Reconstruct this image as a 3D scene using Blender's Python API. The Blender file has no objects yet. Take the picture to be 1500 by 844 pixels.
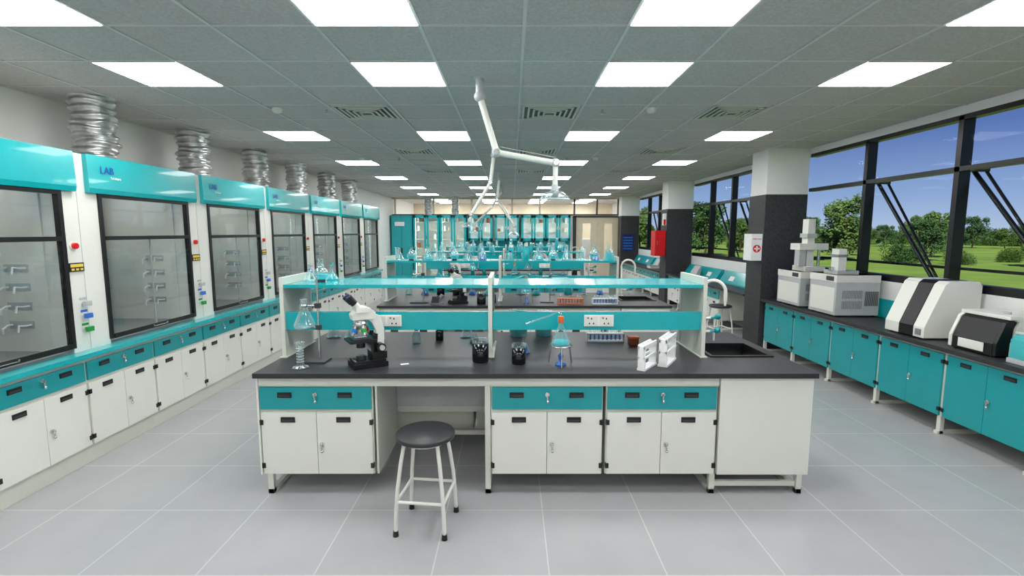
import bpy, math, random
from mathutils import Matrix, Vector
random.seed(4)
R=random.random
def srgb(r,g,b):
    f=lambda v:(v/255/12.92) if v/255<=.04045 else ((v/255+.055)/1.055)**2.4
    return (f(r),f(g),f(b),1)
# ---------------------------------------------------------------- materials
def mat(name,col,rough=.5,metal=0,var=.04,nscale=6,emit=None,estr=0,bump=0,coat=0):
    m=bpy.data.materials.new(name); m.use_nodes=True
    nt=m.node_tree; b=nt.nodes['Principled BSDF']
    b.inputs['Roughness'].default_value=rough; b.inputs['Metallic'].default_value=metal
    b.inputs['Coat Weight'].default_value=coat
    tc=nt.nodes.new('ShaderNodeTexCoord'); n=nt.nodes.new('ShaderNodeTexNoise'); n.inputs['Scale'].default_value=nscale
    nt.links.new(tc.outputs['Object'],n.inputs['Vector'])
    r=nt.nodes.new('ShaderNodeValToRGB')
    r.color_ramp.elements[0].position=.3; r.color_ramp.elements[1].position=.7
    r.color_ramp.elements[0].color=tuple(c*(1-var) for c in col[:3])+(1,)
    r.color_ramp.elements[1].color=tuple(min(1,c*(1+var)) for c in col[:3])+(1,)
    nt.links.new(n.outputs['Fac'],r.inputs['Fac']); nt.links.new(r.outputs['Color'],b.inputs['Base Color'])
    if emit: b.inputs['Emission Color'].default_value=emit; b.inputs['Emission Strength'].default_value=estr
    if bump:
        bp=nt.nodes.new('ShaderNodeBump'); bp.inputs['Strength'].default_value=bump; bp.inputs['Distance'].default_value=.01
        nt.links.new(n.outputs['Fac'],bp.inputs['Height']); nt.links.new(bp.outputs['Normal'],b.inputs['Normal'])
    return m
def glassmat(name,tint,edge,base=.06,amount=.5,rough=.03,diff=0):
    m=bpy.data.materials.new(name); m.use_nodes=True; nt=m.node_tree; nt.nodes.clear()
    o=nt.nodes.new('ShaderNodeOutputMaterial'); mx=nt.nodes.new('ShaderNodeMixShader')
    t=nt.nodes.new('ShaderNodeBsdfTransparent'); t.inputs[0].default_value=tint
    g=nt.nodes.new('ShaderNodeBsdfGlossy'); g.inputs[0].default_value=edge; g.inputs['Roughness'].default_value=rough
    if diff:
        df=nt.nodes.new('ShaderNodeBsdfDiffuse'); df.inputs[0].default_value=edge
        m2=nt.nodes.new('ShaderNodeMixShader'); m2.inputs[0].default_value=diff
        nt.links.new(g.outputs[0],m2.inputs[1]); nt.links.new(df.outputs[0],m2.inputs[2]); g=m2
    lw=nt.nodes.new('ShaderNodeLayerWeight'); lw.inputs['Blend'].default_value=.35
    ma=nt.nodes.new('ShaderNodeMath'); ma.operation='MULTIPLY_ADD'; ma.inputs[1].default_value=amount; ma.inputs[2].default_value=base
    nt.links.new(lw.outputs['Facing'],ma.inputs[0]); nt.links.new(ma.outputs[0],mx.inputs[0])
    nt.links.new(t.outputs[0],mx.inputs[1]); nt.links.new(g.outputs[0],mx.inputs[2]); nt.links.new(mx.outputs[0],o.inputs[0])
    return m
WHITE=mat('white_laminate',srgb(226,226,218),.32,var=.01)
CREAM=mat('cream_frame',srgb(212,214,203),.4,var=.01)
TEAL=mat('teal_laminate',srgb(3,150,156),.28,var=.03,coat=.3)
TEALB=mat('teal_gloss',srgb(4,168,174),.2,var=.02,coat=.3)
BLACK=mat('black_epoxy_top',srgb(43,43,46),.42,var=.12,nscale=40)
BLK=mat('black_plastic',srgb(14,14,16),.35)
DGREY=mat('dark_grey',srgb(52,53,56),.45)
GREY=mat('mid_grey',srgb(128,131,134),.4)
LGREY=mat('light_grey',srgb(182,186,186),.4)
STEEL=mat('steel',srgb(215,215,215),.22,1)
FOIL=mat('aluminium_foil_duct',srgb(205,205,205),.3,1,var=.2,nscale=14,bump=.5)
RED=mat('red_paint',srgb(215,18,22),.3)
BLUE=mat('blue_plastic',srgb(45,110,200),.35)
GREEN=mat('green_plastic',srgb(20,150,60),.35)
YELL=mat('yellow_label',srgb(230,200,80),.4)
ORANGE=mat('orange_plastic',srgb(225,105,30),.4)
BROWN=mat('brown_wood',srgb(150,68,30),.5,var=.2)
NAVY=mat('navy_panel',srgb(25,35,90),.4)
WALL=mat('wall_paint',srgb(232,232,230),.7,var=.01)
BEIGE=mat('beige_wood',srgb(222,210,184),.6)
GRAN=mat('dark_granite',srgb(52,52,55),.6,var=.45,nscale=60)
PAPER=mat('paper',srgb(238,238,238),.6)
GLASS=glassmat('clear_glassware',(.86,.97,.98,1),(.92,1,1,1),.07,.9,diff=.3)
WGLASS=glassmat('window_glass',(.99,.995,1,1),(.8,.9,1,1),.0,.01)
SGLASS=glassmat('sash_glass',(.87,.89,.9,1),(.9,.95,.95,1),.02,.12)
CGLASS=glassmat('cabinet_glass',(.96,.97,.97,1),(.9,.95,.95,1),.02,.1)
LTEAL=glassmat('teal_liquid',(.05,.75,.8,1),(.2,.95,1,1),.35,.5,diff=.6)
LBLUE=glassmat('blue_liquid',(.1,.35,.9,1),(.3,.6,1,1),.3,.5,diff=.6)
LBLACK=mat('dark_liquid',srgb(12,12,16),.1)
LORANGE=mat('orange_liquid',srgb(225,120,60),.2)
LAMP=mat('light_panel_diffuser',(1,1,1,1),.5,emit=(1,1,.985,1),estr=17)
HFILL=mat('hood_added_fill_glow',(1,1,1,1),.5,emit=(1,1,.985,1),estr=4)  # added glow that brightens the hood interiors, not a fitted lamp
CFILL=mat('cabinet_added_fill_glow',(1,1,1,1),.5,emit=(1,.98,.93,1),estr=10)  # added glow that lifts the dark cabinet interiors, not a fitted lamp
LEAF=mat('leaf_green',srgb(88,118,50),.7,var=.4,nscale=1.2)
LEAF2=mat('leaf_dark_green',srgb(62,98,44),.7,var=.4,nscale=1.2)
BARK=mat('bark',srgb(80,62,45),.9)
GRASS=mat('grass',srgb(120,152,52),.9,var=.22,nscale=.35)
CEIL=mat('ceiling_tile_mineral',srgb(190,188,186),.9,var=.11,nscale=60,bump=.15)
TBAR=mat('ceiling_t_bar',srgb(208,208,206),.5)
def floor_mat():
    m=bpy.data.materials.new('floor_tiles'); m.use_nodes=True; nt=m.node_tree; b=nt.nodes['Principled BSDF']
    tc=nt.nodes.new('ShaderNodeTexCoord'); mp=nt.nodes.new('ShaderNodeMapping')
    mp.inputs['Location'].default_value=(-.206,-3.15,0)
    br=nt.nodes.new('ShaderNodeTexBrick'); br.offset=0; br.squash=1
    br.inputs['Scale'].default_value=1; br.inputs['Brick Width'].default_value=.65; br.inputs['Row Height'].default_value=.64
    br.inputs['Mortar Size'].default_value=.004; br.inputs['Mortar Smooth'].default_value=.1
    br.inputs['Color1'].default_value=srgb(168,168,170); br.inputs['Color2'].default_value=srgb(171,171,174)
    br.inputs['Mortar'].default_value=srgb(192,192,193)
    n=nt.nodes.new('ShaderNodeTexNoise'); n.inputs['Scale'].default_value=3; n.inputs['Detail'].default_value=8
    mx=nt.nodes.new('ShaderNodeMix'); mx.data_type='RGBA'; mx.blend_type='MULTIPLY'; mx.inputs['Factor'].default_value=.16
    nt.links.new(tc.outputs['Object'],mp.inputs[0]); nt.links.new(mp.outputs[0],br.inputs[0]); nt.links.new(tc.outputs['Object'],n.inputs['Vector'])
    nt.links.new(br.outputs['Color'],mx.inputs['A']); nt.links.new(n.outputs['Fac'],mx.inputs['B']); nt.links.new(mx.outputs['Result'],b.inputs['Base Color'])
    b.inputs['Roughness'].default_value=.27
    return m
FLOOR=floor_mat()

# ---------------------------------------------------------------- mesh builder
class M:
    def __init__(s): s.v=[];s.f=[];s.fm=[];s.sm=[];s.mats=[];s.t=Matrix.Identity(4)
    def mi(s,m):
        if m not in s.mats: s.mats.append(m)
        return s.mats.index(m)
    def add(s,vs,fs,m,smooth=False):
        o=len(s.v); k=s.mi(m)
        s.v+= [tuple(s.t@Vector(p)) for p in vs]
        for f in fs: s.f.append([o+i for i in f]); s.fm.append(k); s.sm.append(smooth)
    def box(s,x0,x1,y0,y1,z0,z1,m):
        s.add([(x0,y0,z0),(x1,y0,z0),(x1,y1,z0),(x0,y1,z0),(x0,y0,z1),(x1,y0,z1),(x1,y1,z1),(x0,y1,z1)],
              [(0,3,2,1),(4,5,6,7),(0,1,5,4),(1,2,6,5),(2,3,7,6),(3,0,4,7)],m)
    def cyl(s,p0,p1,r0,m,r1=None,n=14,caps=True):
        r1=r0 if r1 is None else r1; p0=Vector(p0);p1=Vector(p1); d=(p1-p0).normalized()
        a=d.orthogonal().normalized(); b=d.cross(a)
        vs=[]
        for p,r in((p0,r0),(p1,r1)):
            for i in range(n):
                t=2*math.pi*i/n; vs.append(p+a*math.cos(t)*r+b*math.sin(t)*r)
        s.add(vs,[(i,(i+1)%n,n+(i+1)%n,n+i) for i in range(n)],m,True)
        if caps: s.add(vs,[tuple(range(n))[::-1],tuple(range(n,2*n))],m)
    def lathe(s,prof,c,m,n=20):
        vs=[];c=Vector(c)
        for r,z in prof:
            for i in range(n):
                t=2*math.pi*i/n; vs.append((c.x+r*math.cos(t),c.y+r*math.sin(t),c.z+z))
        fs=[(j*n+i,j*n+(i+1)%n,(j+1)*n+(i+1)%n,(j+1)*n+i) for j in range(len(prof)-1) for i in range(n)]
        s.add(vs,fs,m,True)
    def tube(s,path,r,m,n=10,rs=None):
        path=[Vector(p) for p in path]; vs=[]; a=None
        for i,p in enumerate(path):
            d=(path[min(i+1,len(path)-1)]-path[max(i-1,0)]).normalized()
            if a is None: a=d.orthogonal().normalized()
            else: a=(a-d*a.dot(d)).normalized()
            b=d.cross(a); rr=rs[i] if rs else r
            for k in range(n):
                t=2*math.pi*k/n; vs.append(p+a*math.cos(t)*rr+b*math.sin(t)*rr)
        L=len(path)
        s.add(vs,[(j*n+i,j*n+(i+1)%n,(j+1)*n+(i+1)%n,(j+1)*n+i) for j in range(L-1) for i in range(n)],m,True)
        s.add(vs,[tuple(range(n))[::-1],tuple(range((L-1)*n,L*n))],m)
    def prism(s,pts,y0,y1,m):  # pts in xz
        n=len(pts); vs=[(x,y0,z) for x,z in pts]+[(x,y1,z) for x,z in pts]
        s.add(vs,[tuple(range(n)),tuple(range(n,2*n))[::-1]]+[(i,n+i,n+(i+1)%n,(i+1)%n) for i in range(n)],m)
    def ball(s,c,r,m,sc=(1,1,1),n=14):
        vs=[];k=n//2
        for j in range(k+1):
            ph=math.pi*j/k
            for i in range(n):
                t=2*math.pi*i/n
                vs.append((c[0]+r*sc[0]*math.sin(ph)*math.cos(t),c[1]+r*sc[1]*math.sin(ph)*math.sin(t),c[2]+r*sc[2]*math.cos(ph)))
        s.add(vs,[(j*n+i,(j+1)*n+i,(j+1)*n+(i+1)%n,j*n+(i+1)%n) for j in range(k) for i in range(n)],m,True)
    def mesh(s,name):
        me=bpy.data.meshes.new(name+'_mesh'); me.from_pydata(s.v,[],s.f)
        for m in s.mats: me.materials.append(m)
        me.polygons.foreach_set('material_index',s.fm); me.polygons.foreach_set('use_smooth',s.sm)
        me.update(); return me
    def obj(s,name,loc=(0,0,0),rz=0,bevel=0):
        return inst(name,s.mesh(name),loc,rz,bevel)
def inst(name,me,loc=(0,0,0),rz=0,bevel=0,sc=1):
    o=bpy.data.objects.new(name,me); bpy.context.collection.objects.link(o); o.location=loc; o.rotation_euler=(0,0,rz); o.scale=(sc,sc,sc)
    if bevel:
        b=o.modifiers.new('bevel','BEVEL'); b.width=bevel; b.segments=2; b.limit_method='ANGLE'; b.angle_limit=math.radians(50)
    return o
def text(name,body,size,loc,rot,m,parent):
    c=bpy.data.curves.new(name,'FONT'); c.body=body; c.size=size; c.extrude=.001; c.align_x='CENTER'; c.materials.append(m)
    o=bpy.data.objects.new(name,c); bpy.context.collection.objects.link(o); o.location=loc; o.rotation_euler=rot; o.parent=parent
    return o
def RZ(a,loc=(0,0,0)): return Matrix.Translation(loc)@Matrix.Rotation(a,4,'Z')

# ---------------------------------------------------------------- cabinet fronts (face -Y)
def handle(m,x,y,z,w=.10,h=.038):
    m.box(x-w/2,x+w/2,y-.007,y,z-h/2,z+h/2,BLK); m.box(x-w/2+.01,x+w/2-.01,y-.009,y-.006,z-h/2+.008,z+.002,DGREY)
def lock(m,x,y,z):
    m.cyl((x,y,z),(x,y-.012,z),.016,STEEL); m.box(x-.003,x+.003,y-.03,y-.012,z-.01,z+.01,STEEL)
    m.cyl((x,y-.02,z-.012),(x+.004,y-.02,z-.045),.006,STEEL,n=8); m.ball((x+.004,y-.02,z-.048),.011,STEEL,n=8)
def cabfront(m,x0,x1,y,zb,zt,drawer=True,door=WHITE,dr=TEAL,zd=.61,zd2=.635,zdt=.794):
    g=.004; w=x1-x0; t=.018
    ztop=zt
    if drawer:
        m.box(x0+.008,x1-.008,y-t,y,zd2,zdt,dr); handle(m,x0+.23*w,y-t,zd2+.105); handle(m,x0+.76*w,y-t,zd2+.105); lock(m,x0+.5*w,y-t,zd2+.11)
        ztop=zd
    xm=(x0+x1)/2
    for a,b in((x0+.008,xm-g/2),(xm+g/2,x1-.008)): m.box(a,b,y-t,y,zb+.006,ztop,door)
    m.box(xm-g/2,xm+g/2,y-.002,y,zb,ztop,DGREY)
    handle(m,x0+.25*w,y-t,ztop-.05); handle(m,x0+.74*w,y-t,ztop-.05)
    lock(m,xm+.035,y-t,(zb+ztop)/2+.0)
    for z in(zb+.07,ztop-.07):
        for x in(x0+.012,x1-.012): m.box(x-.012,x+.012,y-t-.007,y-.002,z-.018,z+.018,BLK)

# ---------------------------------------------------------------- room shell
XL,XR,ZC,Y0,Y1=-4.5,4.6,3.16,-2.6,18.7
m=M(); m.box(XL-.2,XR+.2,Y0-.2,23,-.12,0,FLOOR); m.obj('floor')
m=M(); m.box(XL-.2,XR+.2,Y0-.2,23,ZC,ZC+.15,CEIL); ceil=m.obj('ceiling')
m=M()
x=.076-.65*7
while x<XR: 
    if x>XL: m.box(x-.011,x+.011,Y0,Y1,ZC-.008,ZC+.001,TBAR)
    x+=.65
y=3.217-.64*9
while y<Y1:
    m.box(XL,XR,y-.011,y+.011,ZC-.007,ZC+.001,TBAR); y+=.64
m.obj('trim_ceiling_grid')
m=M(); m.box(XL-.2,XL,Y0-.2,23,0,ZC,WALL); m.obj('wall_left')
m=M(); m.box(XL,XR,Y0-.2,Y0,0,ZC,WALL); m.obj('wall_rear')
m=M(); m.box(XL,XR,22.8,23,0,ZC,BEIGE); m.obj('wall_far_corridor')
m=M(); m.box(XR,XR+.2,Y0-.2,23,0,1.28,WALL); m.obj('wall_right')
m=M(); m.box(XR,XR+.2,Y0-.2,23,3.07,ZC,WALL); m.obj('wall_right_upper')
m=M(); m.box(XR,XR+.2,Y1,23,1.3,3.06,WALL); m.obj('wall_right_corridor')
m=M(); m.box(XL,2.3,Y1,Y1+.12,0,2.5,WALL); m.obj('wall_back')
m=M(); m.box(4.15,XR,Y1,Y1+.12,0,2.5,WALL); m.obj('wall_back_end')
m=M()
m.box(XL,XR,Y1-.01,Y1+.13,2.5,2.55,DGREY); m.box(XL,XR,Y1,Y1+.1,3.1,ZC,BEIGE)
for x in(-4.4,-2.95,-1.5,0,1.05,2.35,3.2,4.0): m.box(x-.03,x+.03,Y1,Y1+.1,2.55,3.1,DGREY if x>2 else BEIGE)
m.box(XL,XR,Y1+.05,Y1+.055,2.55,3.1,WGLASS)
m.obj('window_back_clerestory')
# light panels
me=M(); me.box(-.312,.312,-.307,.307,-.012,-.002,LAMP); me.box(-.32,.32,-.315,-.305,-.014,0,TBAR);me.box(-.32,.32,.305,.315,-.014,0,TBAR)
pm=me.mesh('ceiling_light_panel')
for yy in(-1.58,.98,2.897,4.17,6.73,9.29,11.85,14.41,16.97):
    for c in(-3.176+.325,-1.224+.325,.726+.325,2.676+.325): inst('ceiling_light_panel',pm,(c,yy,ZC))
for yy in(19.5,20.7,21.9):
    for c in(-2.85,-.9,1.05,3.0): inst('ceiling_light_panel',pm,(c,yy,ZC))
# diffusers
m=M()
for i in range(5):
    s=.29-i*.055; z=-.004-i*.003; w=.02
    for (a,b,c,d) in((-s,s,-s,-s+w),(-s,s,s-w,s),(-s,-s+w,-s,s),(s-w,s,-s,s)): m.box(a,b,c,d,z-.012,z,CREAM)
m.box(-.28,.28,-.28,.28,-.004,-.001,BLK)
dm=m.mesh('air_diffuser')
for yy in(5.45,8.01,10.57):
    for c in(-1.874+.325,.076+.325,2.026+.325): inst('ceiling_air_diffuser',dm,(c,yy,ZC))
m=M(); m.lathe([(0,-.045),(.03,-.045),(.05,-.03),(.055,0)],(0,0,0),WHITE); sd=m.mesh('sd')
for p in((-2.45,5.3),(1.45,5.3),(-2.6,8.7),(1.45,8.7)): inst('smoke_detector',sd,(p[0],p[1],ZC))
m=M(); m.cyl((0,0,0),(0,0,-.04),.012,STEEL);m.cyl((0,0,-.04),(0,0,-.045),.03,STEEL); sp=m.mesh('sp')
for p in((-1.95,5.35),(.95,5.35),(-1.95,8.7),(.95,8.7)): inst('fire_sprinkler',sp,(p[0],p[1],ZC))

# columns
for yy in(7.75,12.6,17.9):
    m=M(); m.box(3.95,4.59,yy,yy+.5,2.46,ZC,WALL); m.box(3.94,4.59,yy-.01,yy+.51,0,2.46,GRAN); m.obj('structural_column')
# right windows
def window(name,ya,yb,mull):
    m=M(); BK=BLK
    m.box(XR,XR+.1,ya,yb,1.28,1.36,BK); m.box(XR,XR+.1,ya,yb,2.50,2.55,BK); m.box(XR,XR+.1,ya,yb,3.02,3.07,BK)
    for y in mull: m.box(XR,XR+.12,y-.03,y+.03,1.3,3.06,BK)
    m.box(XR+.05,XR+.055,ya,yb,1.36,3.02,WGLASS)
    for y in mull:
        if y-.95>ya:
            m.tube([(4.8,y+.03,2.52),(4.8,y-.95,1.34)],.022,BK); m.tube([(4.92,y+.02,2.52),(4.92,y-.87,1.34)],.015,BK)
            m.box(4.70,4.93,y-.02,y+.02,2.50,2.54,BK)
            m.box(4.7,4.84,y-.97,y-.93,1.3,1.35,BK)
    m.box(4.86,4.89,ya,yb,1.47,1.50,BK)
    m.box(4.7,4.9,ya,ya+.03,1.44,1.50,BK); m.box(4.7,4.9,yb-.03,yb,1.44,1.5,BK)
    m.obj(name)
window('window_1',Y0,7.74,[-1.5,-.16,1.17,2.51,3.85,5.19,6.53])
window('window_2',8.27,12.58,[8.3,9.35,10.45,11.55])
window('window_3',13.12,17.88,[13.2,14.4,15.6,16.8])

# ---------------------------------------------------------------- lab benches
SX=(1.58,2.04,3.80,4.24)
def bench():
    m=M(); x0,x1,y0,y1=-1.81,2.14,3.33,4.77; sx0,sx1,sy0,sy1=SX
    m.box(x0,sx0,y0,y1,.865,.9,BLACK); m.box(sx1,x1,y0,y1,.865,.9,BLACK); m.box(sx0,sx1,y0,sy0,.865,.9,BLACK); m.box(sx0,sx1,sy1,y1,.865,.9,BLACK)
    for side in(0,1):
        m.t=Matrix.Identity(4) if not side else RZ(math.pi,(.33,8.10,0))
        m.box(-1.79,1.46,3.362,3.40,.80,.865,CREAM)
        m.box(-1.785,-.985,3.37,3.95,.15,.80,CREAM); m.box(-.149,.644,3.37,3.95,.15,.80,CREAM); m.box(.666,1.455,3.37,3.95,.15,.80,CREAM)
        cabfront(m,-1.785,-.985,3.37,.15,.8); cabfront(m,-.149,.644,3.37,.15,.8); cabfront(m,.666,1.451,3.37,.15,.8)
        m.box(-.97,-.955,3.37,3.95,.15,.8,CREAM)
        m.box(-.95,-.18,3.93,3.97,.40,.45,CREAM); m.box(-.95,-.18,3.92,3.94,.45,.8,LGREY)
        for x in(-1.74,-.172,1.44,2.07):
            m.box(x-.02,x+.02,3.365,4.05,0,.035,CREAM); m.box(x-.02,x+.02,3.365,3.405,0,.15 if x not in(-.172,) else .865,CREAM)
    m.t=Matrix.Identity(4)
    m.box(1.468,2.12,3.352,3.37,.15,.862,WHITE); m.box(1.468,2.12,4.73,4.75,.15,.862,WHITE)
    m.box(2.10,2.12,3.371,4.729,.15,.862,WHITE); m.box(1.468,1.48,3.371,4.729,.15,.862,WHITE); m.box(1.481,2.099,3.371,4.729,.15,.17,WHITE)
    m.box(-1.80,-1.786,3.352,4.75,.15,.862,WHITE)
    m.box(1.44,2.07,3.38,3.41,.05,.085,CREAM); m.box(1.44,2.07,4.69,4.72,.05,.085,CREAM)
    m.box(-1.74,2.07,4.03,4.07,.16,.2,CREAM)
    return m.mesh('lab_bench')
def sink():
    m=M(); sx0,sx1,sy0,sy1=SX
    e=.002
    for a,b,c,d in((sx0-.02,sx1+.02,sy0-.02,sy0+.01),(sx0-.02,sx1+.02,sy1-.01,sy1+.02),(sx0-.02,sx0+.01,sy0,sy1),(sx1-.01,sx1+.02,sy0,sy1)): m.box(a,b,c,d,.9,.91,BLK)
    m.box(sx0+e,sx1-e,sy0+e,sy1-e,.68,.69,BLK); m.box(sx0+e,sx0+.01,sy0+e,sy1-e,.68,.9,BLK); m.box(sx1-.01,sx1-e,sy0+e,sy1-e,.68,.9,BLK); m.box(sx0+e,sx1-e,sy0+e,sy0+.01,.68,.9,BLK); m.box(sx0+e,sx1-e,sy1-.01,sy1-e,.68,.9,BLK)
    m.cyl((1.8,4.02,.69),(1.8,4.02,.695),.03,STEEL)
    return m.mesh('sink')
def shelf():
    m=M()
    for x,w in((-1.79,.015),(-.17,.016),(1.50,.015)):
        m.box(x-w,x+w,3.78,4.32,1.44,1.53,CREAM); m.box(x-w,x+w,3.78,3.83,.9,1.44,CREAM); m.box(x-w,x+w,4.27,4.32,.9,1.44,CREAM)
        if x!=-.17: m.box(x-w+.002,x+w-.002,3.83,4.27,.9,1.44,CREAM)
        m.box(x-w-.015,x+w+.015,3.76,4.34,.9,.908,CREAM)
    for a,b in((-1.775,-.186),(-.154,1.485)):
        m.box(a,b,3.80,4.30,1.463,1.473,TEALB); m.box(a,b,3.785,3.8,1.447,1.475,TEALB); m.box(a,b,4.30,4.315,1.447,1.475,TEALB)
        m.box(a,b,3.80,3.82,1.115,1.26,TEALB)
        m.box(a,b,4.03,4.07,1.12,1.16,TEALB)
    for xc in(-.98,.68):
        m.box(xc-.115,xc+.115,3.790,3.80,1.145,1.235,PAPER)
        for q in(-.058,.058):
            m.box(xc+q-.05,xc+q+.05,3.787,3.79,1.152,1.228,WHITE)
            for a,b in((0,.022),(-.016,-.016),(.016,-.016)): m.box(xc+q+a-.005,xc+q+a+.005,3.785,3.788,1.185+b-.007,1.185+b+.007,BLK)
            m.box(xc+q-.035,xc+q-.02,3.784,3.788,1.205,1.22,GREY)
    return m.mesh('shelf')
BM=bench(); SKM=sink(); SHM=shelf(); DY=3.17
for k in range(4):
    inst('lab_bench',BM,(0,DY*k,0),bevel=.002); inst('reagent_shelf',SHM,(0,DY*k,0),bevel=.002); inst('laboratory_sink',SKM,(0,DY*k,0))

# faucet
def arc(c,r,a0,a1,n):
    return [(c[0]+r*math.cos(a0+(a1-a0)*i/n),c[1],c[2]+r*math.sin(a0+(a1-a0)*i/n)) for i in range(n+1)]
m=M()
m.cyl((0,0,0),(0,0,.02),.035,WHITE); m.tube([(0,0,0),(0,0,.2),(0,0,.46)]+arc((.1,0,.46),.1,math.pi,0,12)+[(.2,0,.38)],.015,WHITE)
m.cyl((.2,0,.39),(.2,0,.34),.013,WHITE,.008)
for sx,z in((1,.22),(-.75,.14),(1,.1)):
    m.tube([(0,0,z),(.1*sx,-.02,z+.01),(.12*sx,-.02,z+.0)],.013,WHITE); m.cyl((.12*sx,-.02,z-.0),(.12*sx,-.02,z-.07),.011,WHITE,.007); m.ball((.145*sx,-.02,z+.025),.028,TEAL,n=10); m.cyl((.09*sx,-.02,z+.005),(.145*sx,-.02,z+.025),.015,TEAL)
m.cyl((0,0,.05),(0,0,.25),.022,WHITE)
FM=m.mesh('lab_faucet')
for k in range(4): inst('laboratory_faucet',FM,(1.67,4.31+DY*k,.9),-.35)

# ---------------------------------------------------------------- glassware etc.
def conical(R0=.07,h=.19,liq=None,n=20,stop=None):
    m=M(); m.lathe([(0,0),(R0*.95,0),(R0,.008),(R0*.97,.018),(.26*R0,h*.72),(.26*R0,h*.96),(.34*R0,h)],(0,0,0),GLASS,n)
    if liq: m.lathe([(0,.003),(R0*.9,.004),(R0*.92,.016),(R0*.6,h*.36),(0,h*.36)],(0,0,0),liq,n)
    if stop: m.cyl((0,0,h*.95),(0,0,h*1.08),R0*.3,stop)
    return m.mesh('flask')
def beaker(r=.05,h=.13,liq=None,lv=.6):
    m=M(); k=1.0 if liq is LBLACK else .95
    m.lathe([(0,0),(r*.93,0),(r,.006),(r,h*.96),(r*1.08,h)],(0,0,0),GLASS)
    if liq is LBLACK: m.lathe([(r*.95,0),(r*1.01,.006),(r*1.01,h*lv),(0,h*lv)],(0,0,0),liq)
    elif liq: m.lathe([(0,.003),(r*.92,.003),(r*.95,.01),(r*.95,h*lv),(0,h*lv)],(0,0,0),liq)
    return m.mesh('beaker')
def gradcyl(r=.025,h=.19):
    m=M(); m.lathe([(0,0),(.055,0),(.058,.008),(.05,.014),(.02,.022),(r,.03),(r,h*.95),(r*1.4,h)],(0,0,0),GLASS)
    for i in range(6): m.lathe([(r*1.02,.05+i*.02),(r*1.02,.053+i*.02)],(0,0,0),PAPER)
    return m.mesh('gradcyl')
def bottle(r=.035,h=.14,body=GLASS,cap=BLK):
    m=M(); m.lathe([(0,0),(r*.95,0),(r,.01),(r,h*.62),(r*.5,h*.78),(r*.4,h*.86)],(0,0,0),body); m.cyl((0,0,h*.84),(0,0,h),r*.5,cap); return m.mesh('bottle')
def roundfl(r=.06,h=.19,liq=LTEAL):
    m=M(); prof=[(r*math.sin(a),r-r*math.cos(a)) for a in [math.pi*i/12 for i in range(0,11)]]+[(.3*r,h*.9),(.4*r,h)]
    m.lathe(prof,(0,0,.01),GLASS)
    if liq: m.lathe([(r*.93*math.sin(a),r-r*.93*math.cos(a)) for a in [math.pi*i/12 for i in range(0,7)]]+[(0,r)],(0,0,.01),liq)
    m.lathe([(.6*r,0),(.62*r,.012),(.55*r,.02)],(0,0,0),BLK); return m.mesh('roundfl')
def rack(n=8,holder=PAPER,liq=None):
    m=M(); L=n*.036+.02
    m.box(-L/2,L/2,-.035,.035,0,.008,holder); m.box(-L/2,L/2,-.035,.035,.065,.072,holder)
    for s in(-1,1): m.box(s*L/2-.004,s*L/2+.004,-.035,.035,0,.072,holder)
    for i in range(n):
        x=-L/2+.028+i*.036; m.lathe([(0,.009),(.008,.012),(.011,.02),(.011,.11),(.013,.112)],(x,0,0),GLASS,10)
        m.lathe([(0,.011),(.0085,.014),(.009,.06),(0,.06)],(x,0,0),liq or LBLUE,8)
    return m.mesh('rack')
def stand(h=.66,liq=None,z=.27):
    m=M(); m.box(-.10,.12,-.07,.07,0,.014,DGREY); m.cyl((.06,0,.014),(.06,0,h),.0085,STEEL)
    m.cyl((.06,0,z+.16),(-.015,0,z+.16),.007,STEEL); m.box(.04,.08,-.018,.018,z+.142,z+.178,DGREY); m.lathe([(.022,z+.15),(.028,z+.15),(.028,z+.17),(.022,z+.17)],(-.045,0,0),STEEL)
    m.cyl((.06,0,z-.005),(.0,0,z-.005),.006,STEEL); m.lathe([(.06,z-.008),(.07,z-.008),(.07,z),(.06,z)],(-.045,0,0),STEEL); m.box(.042,.078,-.016,.016,z-.022,z+.012,DGREY)
    m.lathe([(0,z),(.072,z),(.078,z+.012),(.075,z+.022),(.02,z+.15),(.02,z+.2),(.027,z+.21)],(-.045,0,0),GLASS,24)
    if liq: m.lathe([(0,z+.004),(.068,z+.004),(.07,z+.018),(.047,z+.07),(0,z+.07)],(-.045,0,0),liq)
    return m.mesh('stand')
def tripod():
    m=M(); H=.15
    m.lathe([(.072,H-.006),(.085,H-.006),(.085,H),(.072,H)],(0,0,0),STEEL)
    for a in(.5,2.6,4.7): m.cyl((.078*math.cos(a),.078*math.sin(a),H),(.10*math.cos(a),.10*math.sin(a),.005),.006,STEEL,n=8)
    m.box(-.07,.07,-.07,.07,H,H+.003,GREY)
    m.lathe([(0,0),(.04,0),(.04,.01),(.014,.022),(.014,.05),(.022,.07),(.006,.09)],(0,0,0),BLUE)
    m.lathe([(0,0),(.065,0),(.07,.01),(.068,.022),(.02,.14),(.02,.18),(.027,.19)],(0,0,H+.004),GLASS,24)
    m.lathe([(0,.004),(.06,.004),(.062,.018),(.056,.032),(0,.032)],(0,0,H+.004),LTEAL)
    m.cyl((0,0,H+.17),(0,0,H+.215),.022,ORANGE)
    m.tube([(0,0,H+.2),(0,0,H+.235),(-.03,0,H+.245),(-.08,0,H+.22),(-.26,0,H+.16)],.006,GLASS,8)
    return m.mesh('tripod')
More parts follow.
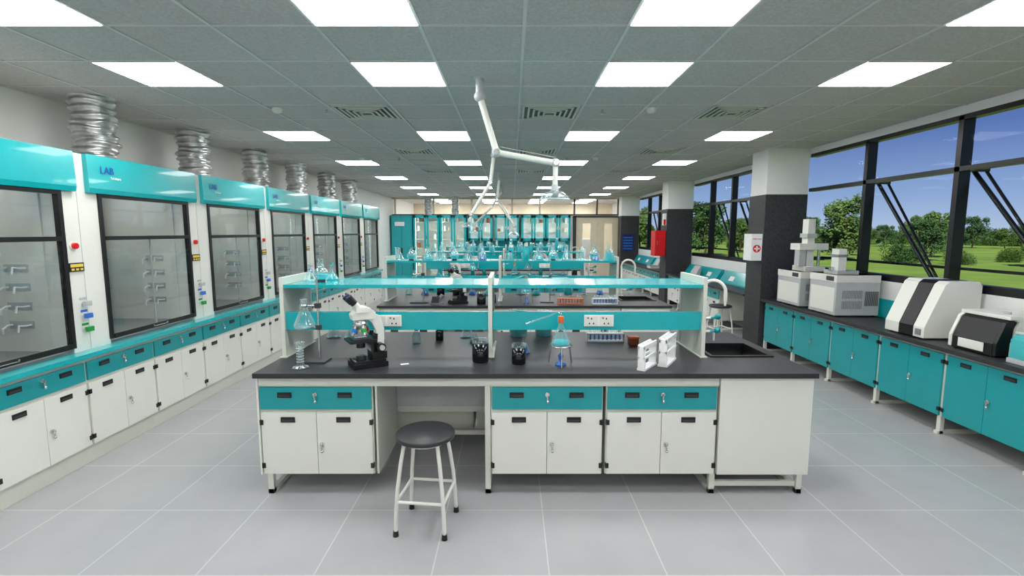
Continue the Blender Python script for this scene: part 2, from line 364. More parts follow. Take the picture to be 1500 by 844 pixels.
def microscope():
    m=M()
    m.box(-.11,.12,-.09,.09,0,.035,BLK); m.box(-.10,.11,-.075,.075,.035,.05,BLK); m.box(.02,.12,-.065,.065,.05,.10,BLK)
    m.cyl((-.04,0,.05),(-.04,0,.075),.034,DGREY); m.cyl((-.04,0,.075),(-.04,0,.08),.024,GLASS)
    m.prism([(.04,.06),(.11,.06),(.115,.25),(.09,.34),(.02,.37),(-.02,.35),(.03,.30),(.06,.24)],-.03,.03,WHITE)
    m.prism([(.035,.09),(.06,.09),(.07,.22),(.05,.22)],-.032,.032,BLK)
    for s in(-1,1): m.cyl((.08,s*.03,.13),(.08,s*.08,.13),.03,BLK); m.cyl((.08,s*.08,.13),(.08,s*.095,.13),.018,LGREY)
    m.box(-.13,.05,-.085,.085,.175,.192,BLK); m.box(-.10,.02,-.06,.04,.192,.2,DGREY); m.box(-.08,.0,-.01,.014,.2,.202,PAPER)
    m.cyl((-.04,0,.13),(-.04,0,.175),.03,BLK); m.cyl((.02,-.07,.1),(.02,-.07,.175),.01,BLK)
    m.lathe([(0,.265),(.03,.27),(.05,.285),(.05,.30),(.034,.325),(0,.325)],(-.04,0,0),STEEL)
    for i,(a,c) in enumerate(((.3,RED),(1.87,YELL),(3.44,BLUE),(5.0,GREEN))):
        d=Vector((math.cos(a)*.032,math.sin(a)*.032,0)); p=Vector((-.04,0,.285))+d; q=p+d*.8+Vector((0,0,-.065))
        m.cyl(p,q,.018,STEEL,.012,12); m.cyl(p.lerp(q,.35),p.lerp(q,.72),.0195,c,.0175,12)
    m.prism([(-.095,.325),(.05,.325),(.055,.37),(.02,.40),(-.06,.395),(-.10,.36)],-.045,.045,WHITE)
    m.box(-.075,.0,-.06,.06,.375,.41,WHITE)
    for s in(-1,1):
        m.cyl((-.04,s*.036,.39),(-.085,s*.036,.44),.023,WHITE,.02); m.cyl((-.08,s*.036,.435),(-.12,s*.036,.48),.023,BLK,.026); m.cyl((-.12,s*.036,.48),(-.122,s*.036,.483),.019,NAVY)
    return m.mesh('microscope')
def uprack():
    m=M(); Lh=.12
    m.box(-.03,.03,-Lh,Lh,0,.014,PAPER)
    for y in(-Lh,Lh-.022): m.box(-.025,.025,y,y+.022,.014,.175,PAPER)
    for x in(-.028,.016): m.box(x,x+.012,-Lh,Lh,.155,.185,PAPER); m.box(x,x+.012,-Lh,Lh,.085,.1,PAPER)
    for i in range(5): m.box(-.028,.028,-.098+i*.045,-.086+i*.045,.16,.18,PAPER)
    return m.mesh('uprack')
FL=conical(); FLT=conical(liq=LTEAL,stop=TEALB); FLB=conical(.06,.17,LBLUE); FLL=conical(.075,.22); FLD=conical(.06,.16,LBLACK)
BKB=beaker(.062,.175,LBLACK,.82); BK=beaker(); BKT=beaker(.05,.13,LTEAL,.7); BKL=beaker(.07,.17,LTEAL,.75)
GC=gradcyl(); BO=bottle(.04,.16); BOB=bottle(.04,.15,LBLACK,BLK); BOT=bottle(.045,.22,TEALB,WHITE); RF=roundfl(); RK=rack(); RKO=rack(8,ORANGE,LORANGE)
BUC=beaker(.085,.25,TEALB,.92)
ST=stand(); ST2=stand(.6,LTEAL,.2); TP=tripod(); MS=microscope(); UR=uprack()
T=.9; SH=1.475
def put(n,me,x,y,z=T,rz=0,sc=1): return inst(n,me,(x,y,z),rz,sc=sc)
def boxobj():
    m=M(); m.box(-.04,.04,-.035,.035,0,.06,BROWN); m.box(-.045,.045,-.04,.04,.06,.075,ORANGE); return m.mesh('b')
m=M(); m.box(-.06,.1,-.05,.05,0,.02,GREY); m.prism([(-.05,.02),(.05,.02),(.07,.1),(-.03,.11)],-.04,.04,DGREY); m.cyl((.05,0,.05),(.1,0,.13),.025,GREY); SM=m.mesh('sm')
# bench 1
put('microscope',MS,-1.07,3.55,T,.55,1.08).modifiers.new('b','BEVEL').width=.002
put('graduated_cylinder',GC,-1.53,3.47)
put('retort_stand_with_flask',ST,-1.52,3.655,T,0)
put('round_bottom_flask',RF,-1.56,4.0,SH,0,.95); put('conical_flask',FLT,-1.53,4.17,SH,0,.7); put('conical_flask',FL,-1.69,4.1,SH,0,.75)
put('beaker_with_dark_liquid',BKB,-.24,3.66,T,0,1.0); put('beaker_with_dark_liquid',BKB,.05,3.60,T,0,.85)
put('tripod_with_heated_flask',TP,.36,3.56)
put('test_tube_rack',RK,.84,4.36,T,0,1.05); put('wooden_reagent_box',boxobj(),1.06,4.22)
put('upright_test_tube_stand',UR,.985,3.50,T,-.62,1.0); put('upright_test_tube_stand',UR,1.17,3.62,T,-.55,1.15)
put('reagent_bottle',BO,-.84,4.25,T,0,.9); put('reagent_bottle',BOB,-.66,4.4,T,0,.9); put('conical_flask',FL,-.42,4.5,T,0,.95);put('conical_flask',FLD,-.33,4.28,T,0,.8)
m=M(); m.box(-.03,.03,-.015,.015,0,.002,PAPER); m.obj('paper_label',(-.80,3.58,.9),.4)
put('conical_flask',FLB,.10,3.93,T,0,.85)
put('water_bucket',BUC,.06,4.58,T,0,1); put('water_bucket',BUC,.30,4.60,T,0,.95)
put('compact_magnifier',SM,-1.25,4.35,T,.3)
for x,s in((-1.66,.95),(-1.5,.85),(-1.34,1)): put('conical_flask',FL,x,4.5,T,0,s)
# other benches
kinds=[('conical_flask',FL),('conical_flask',FLT),('conical_flask',FLL),('conical_flask',FLB),('beaker',BK),('beaker',BKT),('beaker',BKL),('graduated_cylinder',GC),('reagent_bottle',BO),('round_bottom_flask',RF),('reagent_bottle',BOT),('conical_flask',FLT),('conical_flask',FLL)]
rnd=random.Random(11)
for k in range(1,4):
    o=DY*k
    for row in(0,1):
        for i in range(16):
            n,me=rnd.choice(kinds); x=-1.66+i*.205
            if abs(x+.17)<.1 or rnd.random()<.12: continue
            put(n,me,x+rnd.uniform(-.015,.015),3.9+.2*row+o,SH,rnd.random()*6,rnd.uniform(.85,1.15))
    mx=[-.75,-1.15,.85][k-1]
    put('microscope',MS,mx,3.55+o,T,.5)
    put('test_tube_rack',[RKO,RK,RKO][k-1],[.80,.75,-.75][k-1],3.5+o,T,0,1.1)
    put('test_tube_rack',RK,1.27,3.5+o,T,0,1.1)
    put('retort_stand_with_flask',ST2,[-1.3,-.75,-1.2][k-1],3.62+o,T,0,1.1); put('retort_stand_with_flask',ST,[.48,.35,.05][k-1],3.66+o,T,0,.85)
    put('tripod_with_heated_flask',TP,[.2,.05,.5][k-1],3.55+o)
    put('beaker_with_dark_liquid',BKB,-.42,3.5+o); put('beaker_with_dark_liquid',BKB,-.27,3.62+o,T,0,.8)
    if k==1: put('compact_magnifier',SM,-1.05,3.48+o,T)
    for i in range(13): 
        x=-1.62+i*.25
        if abs(x+.17)<.1: continue
        n,me=rnd.choice(kinds+[('beaker_with_dark_liquid',BKB)]*2); put(n,me,x,4.5+o,T)

# ---------------------------------------------------------------- stools
def stool():
    m=M(); H=.62
    m.lathe([(0,H-.035),(.17,H-.035),(.186,H-.028),(.188,H-.01),(.18,H),(.0,H+.002)],(0,0,0),BLACK,36)
    m.lathe([(.13,H-.05),(.15,H-.05),(.15,H-.035),(.13,H-.035)],(0,0,0),WHITE)
    def P(s,z): 
        t=1-z/(H-.04); q=.105+(.155-.105)*t+.012*math.sin(math.pi*t); return (s[0]*q,s[1]*q,z)
    S=[(-1,-1),(1,-1),(1,1),(-1,1)]
    for s in S:
        m.tube([P(s,z) for z in(.03,.15,.3,.45,H-.04)],.0125,WHITE); p=P(s,0); m.cyl((p[0],p[1],0),(p[0],p[1],.035),.019,BLK,.016)
    for i in range(4): m.cyl(P(S[i],.22),P(S[(i+1)%4],.22),.01,WHITE)
    return m.mesh('stool')
SO=stool()
put('laboratory_stool',SO,-.55,3.0,0,-.12); put('laboratory_stool',SO,3.62,8.45,0,.2); put('laboratory_stool',SO,-.55,6.2,0,.3)

# ---------------------------------------------------------------- fume hoods
def hood():
    m=M()
    F,Bk=-3.5,-4.48; Z0=.915
    m.box(Bk,F,0,.36,Z0,2.51,WHITE)
    m.box(F,F+.003,.155,.158,Z0,2.2,LGREY)
    m.box(Bk,Bk+.02,.36,1.5,Z0,2.51,WHITE); m.box(Bk,F,.36,1.5,2.42,2.51,WHITE)
    m.box(Bk+.1,Bk+.115,.42,1.44,1.05,2.35,WHITE)
    m.box(-4.15,-3.85,.6,1.3,2.40,2.42,HFILL)  # glowing slab added under the hood roof to brighten the inside
    for z in(1.25,1.35,1.45,1.55,1.65,1.75,1.85):
        for y in(.62,.80,.98): m.box(Bk+.114,Bk+.118,y,y+.12,z,z+.012,GREY)
    m.box(Bk,F-.02,.36,1.5,Z0,Z0+.02,GREY)
    m.box(Bk+.02,F-.15,1.485,1.5,Z0,2.42,WHITE)
    for y in(.52,.6,1.15,1.25): m.cyl((Bk+.114,y,1.2),(Bk+.12,y,1.2),.022,BLK)
    for z in(1.15,1.3,1.45,1.6):
        m.tube([(F-.45,1.485,z),(F-.45,1.44,z),(F-.45,1.40,z-.02),(F-.45,1.40,z-.06)],.008,PAPER,8); m.tube([(F-.3,1.485,z),(F-.3,1.43,z),(F-.3,1.38,z+.01),(F-.3,1.37,z-.04)],.008,PAPER,8)
        m.box(F-.47,F-.28,1.478,1.486,z-.03,z+.03,LGREY)
    for y in(.7,.95,1.2): m.cyl((Bk+.3,y,Z0+.02),(Bk+.3,y,1.7),.006,STEEL,n=6)
    for z in(1.3,1.6): m.cyl((Bk+.3,.65,z),(Bk+.3,1.25,z),.006,STEEL,n=6)
    m.prism([(F-.02,2.20),(F+.035,2.20),(F+.045,2.24),(F+.035,2.515),(F-.06,2.515)],.24,1.62,TEALB)
    f=F
    for a,b in((.35,.385),(1.475,1.51)): m.box(f-.03,f+.015,a,b,.955,2.2,BLK)
    m.box(f-.03,f+.015,.385,1.475,2.17,2.2,BLK)
    m.box(f-.018,f-.014,.385,1.475,1.84,2.17,SGLASS)
    m.box(f-.03,f+.02,.385,1.475,1.81,1.845,BLK)
    m.box(f-.002,f+.002,.385,1.475,1.0,1.81,SGLASS); m.box(f,f+.02,.385,1.475,.955,.995,BLK)
    m.box(f-.012,f-.004,.922,.938,.995,1.81,LGREY)
    m.box(f+.02,f+.04,.83,1.03,.972,.98,STEEL); m.box(f+.02,f+.04,.83,.84,.97,.99,STEEL); m.box(f+.02,f+.04,1.02,1.03,.97,.99,STEEL)
    p=F
    m.cyl((p,.08,1.77),(p+.008,.08,1.77),.034,WHITE,n=20); m.cyl((p+.008,.08,1.77),(p+.03,.08,1.77),.024,RED,n=18)
    m.box(p,p+.01,.02,.155,1.565,1.635,BLK); m.box(p+.01,p+.012,.03,.145,1.60,1.625,YELL)
    for i in range(3): m.box(p+.01,p+.014,.035+i*.04,.06+i*.04,1.573,1.59,YELL)
    for z,c in((1.30,LGREY),(1.20,BLUE),(1.09,GREEN)):
        m.cyl((p,.12,z),(p+.03,.12,z),.014,STEEL); m.box(p+.025,p+.05,.09,.15,z-.018,z+.02,c); m.box(p+.0,p+.004,.09,.15,z+.03,z+.05,c)
    return m.mesh('fume_hood')
HM=hood(); NAVYT=mat('logo_blue',srgb(20,70,170),.4)
HS=3.85
ks=range(-3,6)
for k in ks:
    o=inst('fume_hood',HM,(0,HS+1.5*k,0),bevel=.003)
    text('logo_text','LAB',.085,(-3.455,.43,2.37),(math.pi/2,0,math.pi/2),NAVYT,o)
    text('logo_subtext','furniture',.032,(-3.455,.52,2.33),(math.pi/2,0,math.pi/2),PAPER,o)
m=M(); m.box(-4.48,-3.5,.13,.24,.92,2.51,WHITE); m.obj('fume_hood_end_panel',(0,HS+9.0,0))
def duct(r,h,seed):
    rr=random.Random(seed); m=M(); n=36; L=64; vs=[]
    for j in range(L+1):
        z=h*j/L; base=r*(1+.07*math.sin(j*math.pi*2/6.4)+.03*math.sin(j*.7+seed)); ox=.012*math.sin(j*.31+seed);oy=.012*math.cos(j*.23+seed)
        for i in range(n):
            t=2*math.pi*i/n; q=base*(1+.03*math.sin(2*t+j*.3+seed)+.012*math.sin(5*t-j*.5)+rr.uniform(-.008,.008)); vs.append((ox+q*math.cos(t),oy+q*math.sin(t),z+.008*math.sin(3*t+j*.2)))
    m.add(vs,[(j*n+i,j*n+(i+1)%n,(j+1)*n+(i+1)%n,(j+1)*n+i) for j in range(L) for i in range(n)],FOIL,True)
    return m
DM=[duct(.175,ZC-2.525,s).mesh('duct') for s in(1,2,3)]
for k in ks: inst('corrugated_exhaust_duct',DM[k%3],(-4.05,HS+1.06+1.5*k,2.522))
DS=duct(.13,ZC-2.52,5).mesh('duct_s')
for x in(-3.1,-2.1): inst('corrugated_exhaust_duct',DS,(x,18.4,2.51))
# left base cabinets + ledge
m=M(); m.t=RZ(math.pi/2)
ya,yb=HS-4.5,HS+9.0
m.box(ya,yb,3.44,4.48,.15,.875,CREAM); m.box(ya,yb,3.46,4.48,0,.15,CREAM); m.box(ya,yb,3.38,4.48,.876,.915,TEALB)
y=ya
while y<yb-.1:
    cabfront(m,y+.005,y+.745,3.44,.15,.86,zd=.665,zd2=.69,zdt=.84); y+=.75
m.obj('base_cabinet_run',bevel=.002)

# ---------------------------------------------------------------- right counter
def rcounter(ya,yb,units,white=False,name='side_counter'):
    m=M(); X0=3.99
    m.box(3.94,4.58,ya,yb,.79,.83,BLACK)
    m.box(X0+.02,4.04,ya,yb,.776,.79,CREAM)
    m.box(4.5,4.56,ya,yb,.15,.79,CREAM)
    m.t=RZ(-math.pi/2)
    for (a,b) in units:
        m.box(-b,-a,4.005,4.5,.17,.775,CREAM)
        if white: cabfront(m,-b+.005,-a-.005,4.005,.17,.76,zd=.56,zd2=.585,zdt=.755)
        else: cabfront(m,-b+.012,-a-.012,4.005,.17,.76,drawer=False,door=TEAL)
    m.t=Matrix.Identity(4)
    ys=[a+.02 for a,b in units]+[units[-1][1]-.02]
    for y in ys: m.box(4.0,4.04,y-.02,y+.02,0,.17,CREAM); m.box(3.98,4.5,y-.02,y+.02,0,.03,CREAM)
    if yb-units[-1][1]>.3 or units[0][0]-ya>.3:
        for y in(ya+.03,yb-.03): m.box(4.0,4.04,y-.02,y+.02,0,.79,CREAM)
    return m.obj(name,bevel=.002)
bd=[7.68-.815*i for i in range(11)][::-1]
rcounter(bd[0],7.73,[(bd[i],bd[i+1]) for i in range(10)],name='teal_side_counter')
rcounter(8.3,12.55,[(9.4+.78*i,9.4+.78*(i+1)) for i in range(4)],True)
rcounter(13.15,17.85,[(13.2+.9*i,13.2+.9*(i+1)) for i in range(5)],True)
m=M(); m.box(4.57,4.598,bd[0],7.73,.835,1.06,TEALB); m.obj('trim_teal_splashback')
for a,b in((8.4,10.3),(10.5,12.4),(13.3,15.3),(15.5,17.6)):
    m=M(); m.prism([(4.36,.83),(4.36,.86),(4.5,1.08),(4.555,1.08),(4.555,.83)],a,b,TEALB)
    for q in(.25,.75):
        yc=a+(b-a)*q; m.prism([(4.385,.905),(4.395,.90),(4.445,.985),(4.435,.992)],yc-.1,yc+.1,PAPER)
    m.obj('bench_power_console')

CV=.83
def gc(name,y0,y1,h,tower):
    m=M(); a,b=4.0,4.54
    m.box(a,b,y0,y1,CV+.02,CV+h,LGREY); m.box(a-.004,a,y0+.03,y1-.03,CV+.06,CV+h-.16,WHITE); m.box(a-.006,b,y0-.004,y1+.004,CV+h-.09,CV+h,WHITE)
    m.box(a-.008,a,y0+.05,y0+.2,CV+h-.075,CV+h-.02,DGREY)
    for i in range(14): 
        for j in range(2): m.box(a+.08+i*.018,a+.088+i*.018,y0-.005,y0+.001,CV+.1+j*.13,CV+.2+j*.13,GREY)
    for i in range(14): m.box(a+.36+i*.012,a+.365+i*.012,y0-.005,y0+.001,CV+.14,CV+.32,DGREY)
    for x in(a+.04,b-.04):
        for y in(y0+.04,y1-.04): m.cyl((x,y,CV),(x,y,CV+.02),.018,BLK)
    if tower:
        m.box(4.15,4.25,y0+.15,y0+.29,CV+h,2.06,WHITE); m.box(4.02,4.42,y0+.1,y0+.34,CV+h+.30,CV+h+.39,WHITE); m.box(4.03,4.12,y0+.12,y0+.24,CV+h+.08,CV+h+.30,LGREY); m.box(4.10,4.38,y0+.08,y0+.4,CV+h,CV+h+.07,WHITE)
        m.cyl((4.35,y0+.2,CV+h+.07),(4.35,y0+.2,CV+h+.3),.02,STEEL); m.box(4.13,4.27,y0+.13,y0+.31,1.80,1.86,LGREY)
    else:
        m.box(4.08,4.18,y0+.12,y0+.26,CV+h,CV+h+.32,WHITE); m.box(4.05,4.32,y0+.08,y0+.35,CV+h,CV+h+.05,LGREY); m.box(4.07,4.19,y0+.11,y0+.27,CV+h+.22,CV+h+.25,GREY)
        m.cyl((4.05,y0+.2,CV+h+.05),(4.05,y0+.2,CV+h+.09),.03,STEEL)
    return m.obj(name,bevel=.006)
gc('gas_chromatograph',6.02,6.56,.52,False)
gc('gas_chromatograph',6.78,7.36,.50,True)
m=M()
P=[(4.02,.845),(4.02,.95),(4.19,1.37),(4.23,1.40),(4.52,1.40),(4.55,1.36),(4.55,.845)]
y0,y1=4.72,5.22
m.prism(P,y0,y0+.13,WHITE); m.prism([(a-(.004 if a<4.25 else 0),b+(.002 if b>1.3 else 0)) for a,b in P],y0+.13,y0+.31,BLK); m.prism(P,y0+.31,y1,WHITE)
m.box(4.012,4.02,y0+.03,y0+.1,.87,.93,GREY)
for x in(4.06,4.5):
    for y in(y0+.05,y1-.05): m.cyl((x,y,CV),(x,y,.85),.02,BLK)
m.obj('benchtop_spectrometer',bevel=.01)
m=M(); P=[(4.03,.845),(4.03,.95),(4.10,1.13),(4.14,1.16),(4.5,1.16),(4.5,.845)]; y0,y1=4.02,4.46
m.prism([(a+(.12 if a<4.12 else 0),b) for a,b in P],y0,y0+.03,WHITE); m.prism([(4.04,.845),(4.04,.95),(4.105,1.125),(4.15,1.15),(4.17,1.15),(4.17,.845)],y0+.001,y0+.03,BLK); m.prism([(a+.008,b-.006) for a,b in P[:-1]]+[(4.5,.85)],y0+.031,y1-.03,BLK); m.prism(P,y1-.03,y1,WHITE); m.box(4.13,4.51,y0-.005,y1+.005,1.15,1.18,WHITE)
m.prism([(4.026,.86),(4.026,.94),(4.034,.94),(4.034,.86)],y0+.1,y0+.34,WHITE); m.cyl((4.25,y0+.15,1.18),(4.25,y0+.15,1.2),.03,LGREY)
for x in(4.07,4.46):
    for y in(y0+.05,y1-.05): m.cyl((x,y,CV),(x,y,.86),.02,BLK)
m.obj('thermal_cycler',bevel=.006)
m=M(); m.prism([(4.03,.87),(4.03,1.02),(4.07,1.06),(4.5,1.06),(4.5,.87)],3.56,3.90,LTEAL); m.box(4.02,4.51,3.55,3.91,.83,.87,LGREY); m.box(4.08,4.48,3.58,3.88,.871,.95,WHITE)
m.box(4.07,4.51,3.55,3.91,1.061,1.085,LGREY)
m.obj('shaking_incubator',bevel=.004)
for yy in(11.2,14.2):
    m=M(); m.box(4.0,4.3,yy,yy+.35,CV,CV+.07,WHITE); m.box(4.0,4.3,yy+.02,yy+.33,CV+.07,CV+.09,GREY); m.prism([(4.2,.9),(4.3,.9),(4.33,1.1),(4.3,1.1)],yy,yy+.35,LGREY); m.obj('benchtop_analyser')

m=M(); m.box(3.77,3.935,7.76,8.02,1.43,1.85,PAPER)
cx,cz=3.852,1.62; m.cyl((cx,7.76,cz),(cx,7.754,cz),.06,RED,n=28); m.box(cx-.012,cx+.012,7.75,7.756,cz-.042,cz+.042,PAPER); m.box(cx-.042,cx+.042,7.75,7.756,cz-.012,cz+.012,PAPER)
fa=m.obj('first_aid_box'); text('label','FIRST AID',.032,(3.852,7.757,1.76),(math.pi/2,0,0),RED,fa)
m=M(); m.box(3.66,3.93,12.62,13.0,1.27,1.92,RED); m.box(3.68,3.92,12.612,12.62,1.3,1.9,RED); m.cyl((3.8,12.612,1.6),(3.8,12.6,1.6),.05,RED); m.box(3.7,3.72,12.6,12.615,1.55,1.65,STEEL); m.obj('fire_hose_cabinet')
m=M(); m.box(3.925,3.938,12.65,12.95,2.05,2.35,PAPER); m.box(3.86,3.925,12.65,12.66,2.05,2.35,PAPER); m.box(3.865,3.92,12.645,12.65,2.06,2.2,RED) ; m.obj('fire_sign')
m=M(); m.box(4.0,4.4,17.87,17.888,1.2,1.8,NAVY)
for i in range(5): m.box(4.03,4.37,17.865,17.87,1.26+i*.1,1.3+i*.1,BLUE)
m.obj('notice_board')

# ---------------------------------------------------------------- back wall furniture
def glazed(name,x0,x1,z0,z1,n,y0=18.15):
    m=M(); y1=18.68
    m.box(x0,x1,y1-.02,y1,z0,z1,PAPER); m.box(x0,x0+.03,y0,y1,z0,z1,TEAL); m.box(x1-.03,x1,y0,y1,z0,z1,TEAL); m.box(x0,x1,y0,y1,z1-.04,z1,TEAL); m.box(x0,x1,y0,y1,z0,z0+.04,TEAL)
    m.box(x0+.05,x0+.08,y0+.02,y0+.05,z0+.1,z1-.06,CFILL); m.box(x1-.08,x1-.05,y0+.02,y0+.05,z0+.1,z1-.06,CFILL)  # glowing strips added behind the door stiles to brighten the shelves
    w=(x1-x0)/n
    for i in range(n):
        a=x0+i*w
        for p,q in((a+.01,a+.085),(a+w-.085,a+w-.01)): m.box(p,q,y0-.02,y0,z0+.01,z1-.01,TEALB)
        m.box(a+.01,a+w-.01,y0-.02,y0,z1-.10,z1-.01,TEALB); m.box(a+.01,a+w-.01,y0-.02,y0,z0+.01,z0+.10,TEALB)
        m.box(a+.08,a+w-.08,y0-.012,y0-.008,z0+.1,z1-.1,CGLASS)
        hx=a+w-.04 if i%2==0 else a+.04
        m.box(hx-.01,hx+.01,y0-.035,y0-.02,(z0+z1)/2-.06,(z0+z1)/2+.06,STEEL)
    z=z0+.32
    while z<z1-.1:
        m.box(x0+.03,x1-.03,y0+.14,y1-.02,z,z+.02,BEIGE)
        rr=random.Random(int(x0*100+z*100))
        x=x0+.15
        while x<x1-.1:
            if rr.random()<.5: m.cyl((x,y0+.25,z+.02),(x,y0+.25,z+.02+rr.uniform(.1,.2)),.05,rr.choice([PAPER,BEIGE,LGREY,BROWN]),n=10)
            x+=.15
        z+=.32
    return m.obj(name)
glazed('tall_glazed_cabinet',-3.62,-2.66,0,2.5,2); glazed('tall_glazed_cabinet',-2.64,-1.68,0,2.5,2)
for a in(-1.62,-.64,.34,1.26): glazed('hanging_glazed_cabinet',a,a+.9,1.55,2.5,2,18.3)
m=M(); m.box(-4.45,-3.66,18.2,18.68,0,2.5,TEAL); m.box(-4.42,-4.07,18.18,18.2,.1,2.45,TEALB); m.box(-4.05,-3.7,18.18,18.2,.1,2.45,TEALB); m.box(-4.09,-4.03,18.16,18.18,1.1,1.3,BLK); m.box(-4.3,-3.95,18.172,18.18,2.1,2.25,PAPER); m.obj('teal_storage_cupboard')
m=M(); m.box(-1.62,2.2,17.95,18.68,.865,.9,BLACK); m.box(-1.6,2.18,18.0,18.6,.1,.865,CREAM); m.box(-1.6,2.18,18.05,18.6,0,.1,CREAM)
for i in range(5): cabfront(m,-1.6+i*.756,-1.6+(i+1)*.756,18.0,.12,.86,zd=.66,zd2=.68,zdt=.84)
m.obj('back_counter')
m=M(); m.box(-1.62,2.2,18.66,18.695,.901,1.54,TEALB); m.obj('trim_back_splashback')
for i in range(14): n,me=rnd.choice(kinds); put(n,me,-1.45+i*.26,18.25,.9,0,1.3)
# door
m=M(); m.box(2.302,2.42,Y1-.04,Y1+.16,0,2.49,DGREY); m.box(4.03,4.148,Y1-.04,Y1+.16,0,2.49,DGREY); m.box(2.302,4.148,Y1-.04,Y1+.16,2.43,2.49,DGREY)
for a,b in((2.42,3.22),(3.23,4.03)):
    m.box(a,a+.25,Y1,Y1+.05,0.01,2.43,BEIGE); m.box(b-.25,b,Y1,Y1+.05,.01,2.43,BEIGE); m.box(a+.25,b-.25,Y1,Y1+.05,2.2,2.43,BEIGE); m.box(a+.25,b-.25,Y1,Y1+.05,.01,.9,BEIGE)
    m.box(a+.25,b-.25,Y1+.02,Y1+.025,.9,2.2,CGLASS)
m.box(3.17,3.19,Y1-.05,Y1-.03,.9,1.2,STEEL); m.box(3.26,3.28,Y1-.05,Y1-.03,.9,1.2,STEEL); m.box(3.17,3.28,Y1-.03,Y1,1.0,1.03,STEEL)
m.obj('door_1')
m=M(); m.box(2.9,3.5,21.6,22.0,0,1.6,WHITE); m.box(2.92,3.48,21.58,21.6,.1,1.55,LGREY); m.obj('corridor_cupboard')

# ---------------------------------------------------------------- extraction arms
def exarm(name,loc,j1,j2,end):
    m=M(); m.lathe([(0,-.01),(.05,-.01),(.055,0)],(0,0,0),LGREY); m.cyl((0,0,0),(0,0,-.12),.036,LGREY); m.ball((0,0,-.15),.05,LGREY,n=12)
    A=Vector((0,0,-.15)); J1=Vector(j1);J2=Vector(j2);E=Vector(end)
    m.tube([A,A.lerp(J1,.5),J1],.028,WHITE,12); m.tube([J1,J2],.026,WHITE,12)
    m.ball(J1,.042,LGREY,n=12); m.cyl(J1+Vector((0,-.05,0)),J1+Vector((0,.05,0)),.025,STEEL); m.ball(J2,.04,LGREY,n=12); m.cyl(J2+Vector((0,-.05,0)),J2+Vector((0,.05,0)),.022,STEEL)
    m.tube([J1+Vector((.03,0,.05)),J2+Vector((0,0,.05))],.006,STEEL,8)
    m.tube([J2,J2.lerp(E,.4),E+Vector((0,0,.1))],.022,WHITE,12)
    m.lathe([(.02,.11),(.03,.09),(.03,.07),(.075,.055),(.115,.02),(.125,0),(.12,-.005)],E,GLASS,28)
    m.lathe([(.024,.12),(.033,.1),(.033,.07)],E,LGREY,20); m.lathe([(.124,.0),(.128,.0),(.128,-.006),(.124,-.006)],E,PAPER,28)
    return m.obj(name,loc)
exarm('articulated_extraction_arm',(-.27,4.28,ZC),(.14,0,-.61),(.64,-.02,-.70),(.635,-.02,-1.0))
exarm('articulated_extraction_arm',(-.27,7.45,ZC),(-.05,0,-.55),(-.34,-.05,-1.02),(-.36,-.05,-1.2))
exarm('articulated_extraction_arm',(-.27,10.62,ZC),(-.05,.0,-.6),(.32,0,-1.15),(.3,0,-1.35))
exarm('articulated_extraction_arm',(-.27,13.8,ZC),(-.3,0,-.6),(-.8,0,-1.1),(-.8,0,-1.3))

# ---------------------------------------------------------------- outdoors
m=M(); m.add([(4.9,-150,-.3),(400,-150,-.3),(400,500,-.3),(4.9,500,-.3)],[(0,1,2,3)],GRASS); m.obj('grass_lawn')
def tree(seed,leaf,shrub=False):
    rr=random.Random(seed); m=M()
    if not shrub:
        m.tube([(0,0,0),(.03,0,.18),(0,.02,.45)],.03,BARK,8,rs=[.022,.018,.01])
        for i in range(5):
            a=i*1.3; m.tube([(0,0,.25),(.12*math.cos(a),.12*math.sin(a),.45),(.2*math.cos(a),.2*math.sin(a),.62)],.01,BARK,6,rs=[.012,.008,.004])
    cl=[]
    for i in range(30):
        if shrub: cl.append((rr.uniform(-.38,.38),rr.uniform(-.38,.38),rr.uniform(.1,.6),rr.uniform(.16,.28)))
        else:
            z=rr.uniform(.2,.9); w=.37*math.sqrt(max(.05,1-((z-.5)/.45)**2)); cl.append((rr.uniform(-w,w),rr.uniform(-w,w),z,rr.uniform(.08,.15)))
    vs=[];fs=[]
    for (x,y,z,r) in cl:
        for i in range(210):
            d=Vector((rr.gauss(0,1),rr.gauss(0,1),rr.gauss(0,.8))).normalized()*r*rr.uniform(.6,1.1); p=Vector((x,y,z))+d
            if p.z<.02: p.z=.02
            u=Vector((rr.gauss(0,1),rr.gauss(0,1),rr.gauss(0,1))).normalized()*.022; v=u.orthogonal().normalized()*.016
            k=len(vs); vs+=[p-u,p+v,p+u,p-v]; fs.append((k,k+1,k+2,k+3))
    m.add(vs,fs,leaf)
    return m.mesh('tree')
TR=[tree(1,LEAF),tree(2,LEAF2),tree(3,LEAF)]; SB=[tree(7,LEAF,True),tree(8,LEAF2,True)]
G=-.3
def tr(x,y,h,t): 
    o=inst('leafy_tree',TR[t],(x,y,G),x); o.scale=(h*1.0,h*1.0,h)
def sb(x,y,h,t):
    o=inst('garden_shrub',SB[t],(x,y,G),y); o.scale=(h*1.1,h*1.1,h)
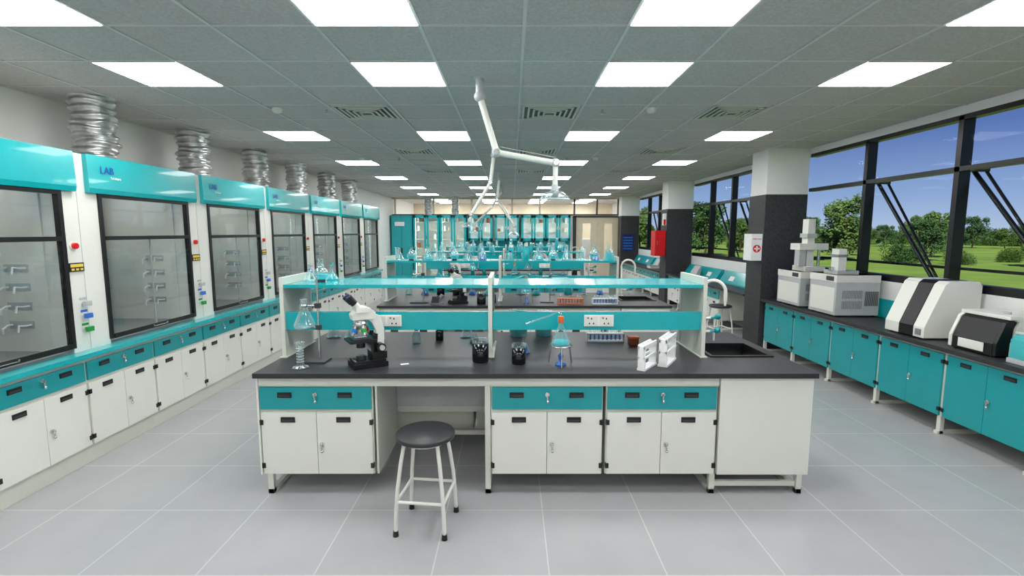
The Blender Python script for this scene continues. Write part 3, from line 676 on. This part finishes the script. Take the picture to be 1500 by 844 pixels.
tr(25.5,38,5.2,0); tr(20.6,36.5,2.8,1); tr(31.5,46,3.2,2); tr(31.5,37.5,3.2,1); tr(36.5,43,4.0,2); sb(26.5,33.5,1.9,1); sb(30,33,1.3,0); sb(36,35.5,1.3,0)
tr(33,29.5,3.5,0); tr(38.5,32,3.0,2); sb(30,27,1.4,1); tr(18.0,46,5.0,1); tr(24,52,3.6,0); tr(29,58,3.8,2); sb(21.5,42,1.8,0); tr(14,54,5,0); tr(10,60,5,1)
rr=random.Random(5)
for i in range(56):
    a=math.radians(12+i*1.0); d=rr.uniform(92,98) if i%2 else rr.uniform(108,114); h=rr.uniform(2.4,4.4)
    if i%2: tr(d*math.sin(a),d*math.cos(a),h*1.1,i%3)
    else: sb(d*math.sin(a),d*math.cos(a),h*1.0,(i//2)%2)

# ---------------------------------------------------------------- world, sun, camera
w=bpy.data.worlds.new('sky'); bpy.context.scene.world=w; w.use_nodes=True; nt=w.node_tree; bg=nt.nodes['Background']
tc=nt.nodes.new('ShaderNodeTexCoord'); sx=nt.nodes.new('ShaderNodeSeparateXYZ'); rp=nt.nodes.new('ShaderNodeValToRGB')
nt.links.new(tc.outputs['Generated'],sx.inputs[0]); nt.links.new(sx.outputs['Z'],rp.inputs['Fac']); nt.links.new(rp.outputs['Color'],bg.inputs['Color'])
e=rp.color_ramp.elements; e[0].position=0; e[0].color=srgb(176,196,224); e[1].position=.35; e[1].color=srgb(58,78,138)
k=e.new(.06); k.color=srgb(140,168,212); k=e.new(.16); k.color=srgb(90,118,180)
bg.inputs['Strength'].default_value=1.0
s=bpy.data.lights.new('sun','SUN'); s.energy=5.0; s.angle=.01; s.color=(1,.95,.86); so=bpy.data.objects.new('sun',s); bpy.context.collection.objects.link(so)
so.location=(0,0,20)
so.rotation_euler=Vector((.35,.75,-.8)).to_track_quat('-Z','Y').to_euler()
cam=bpy.data.cameras.new('camera'); cam.lens=17.28; cam.sensor_width=36; cam.clip_end=1000
co=bpy.data.objects.new('camera',cam); bpy.context.collection.objects.link(co); co.location=(0,0,1.88); co.rotation_euler=(math.radians(83.5),0,0)
bpy.context.scene.camera=co
bpy.context.scene.view_settings.view_transform='Standard'
bpy.context.scene.view_settings.look='None'
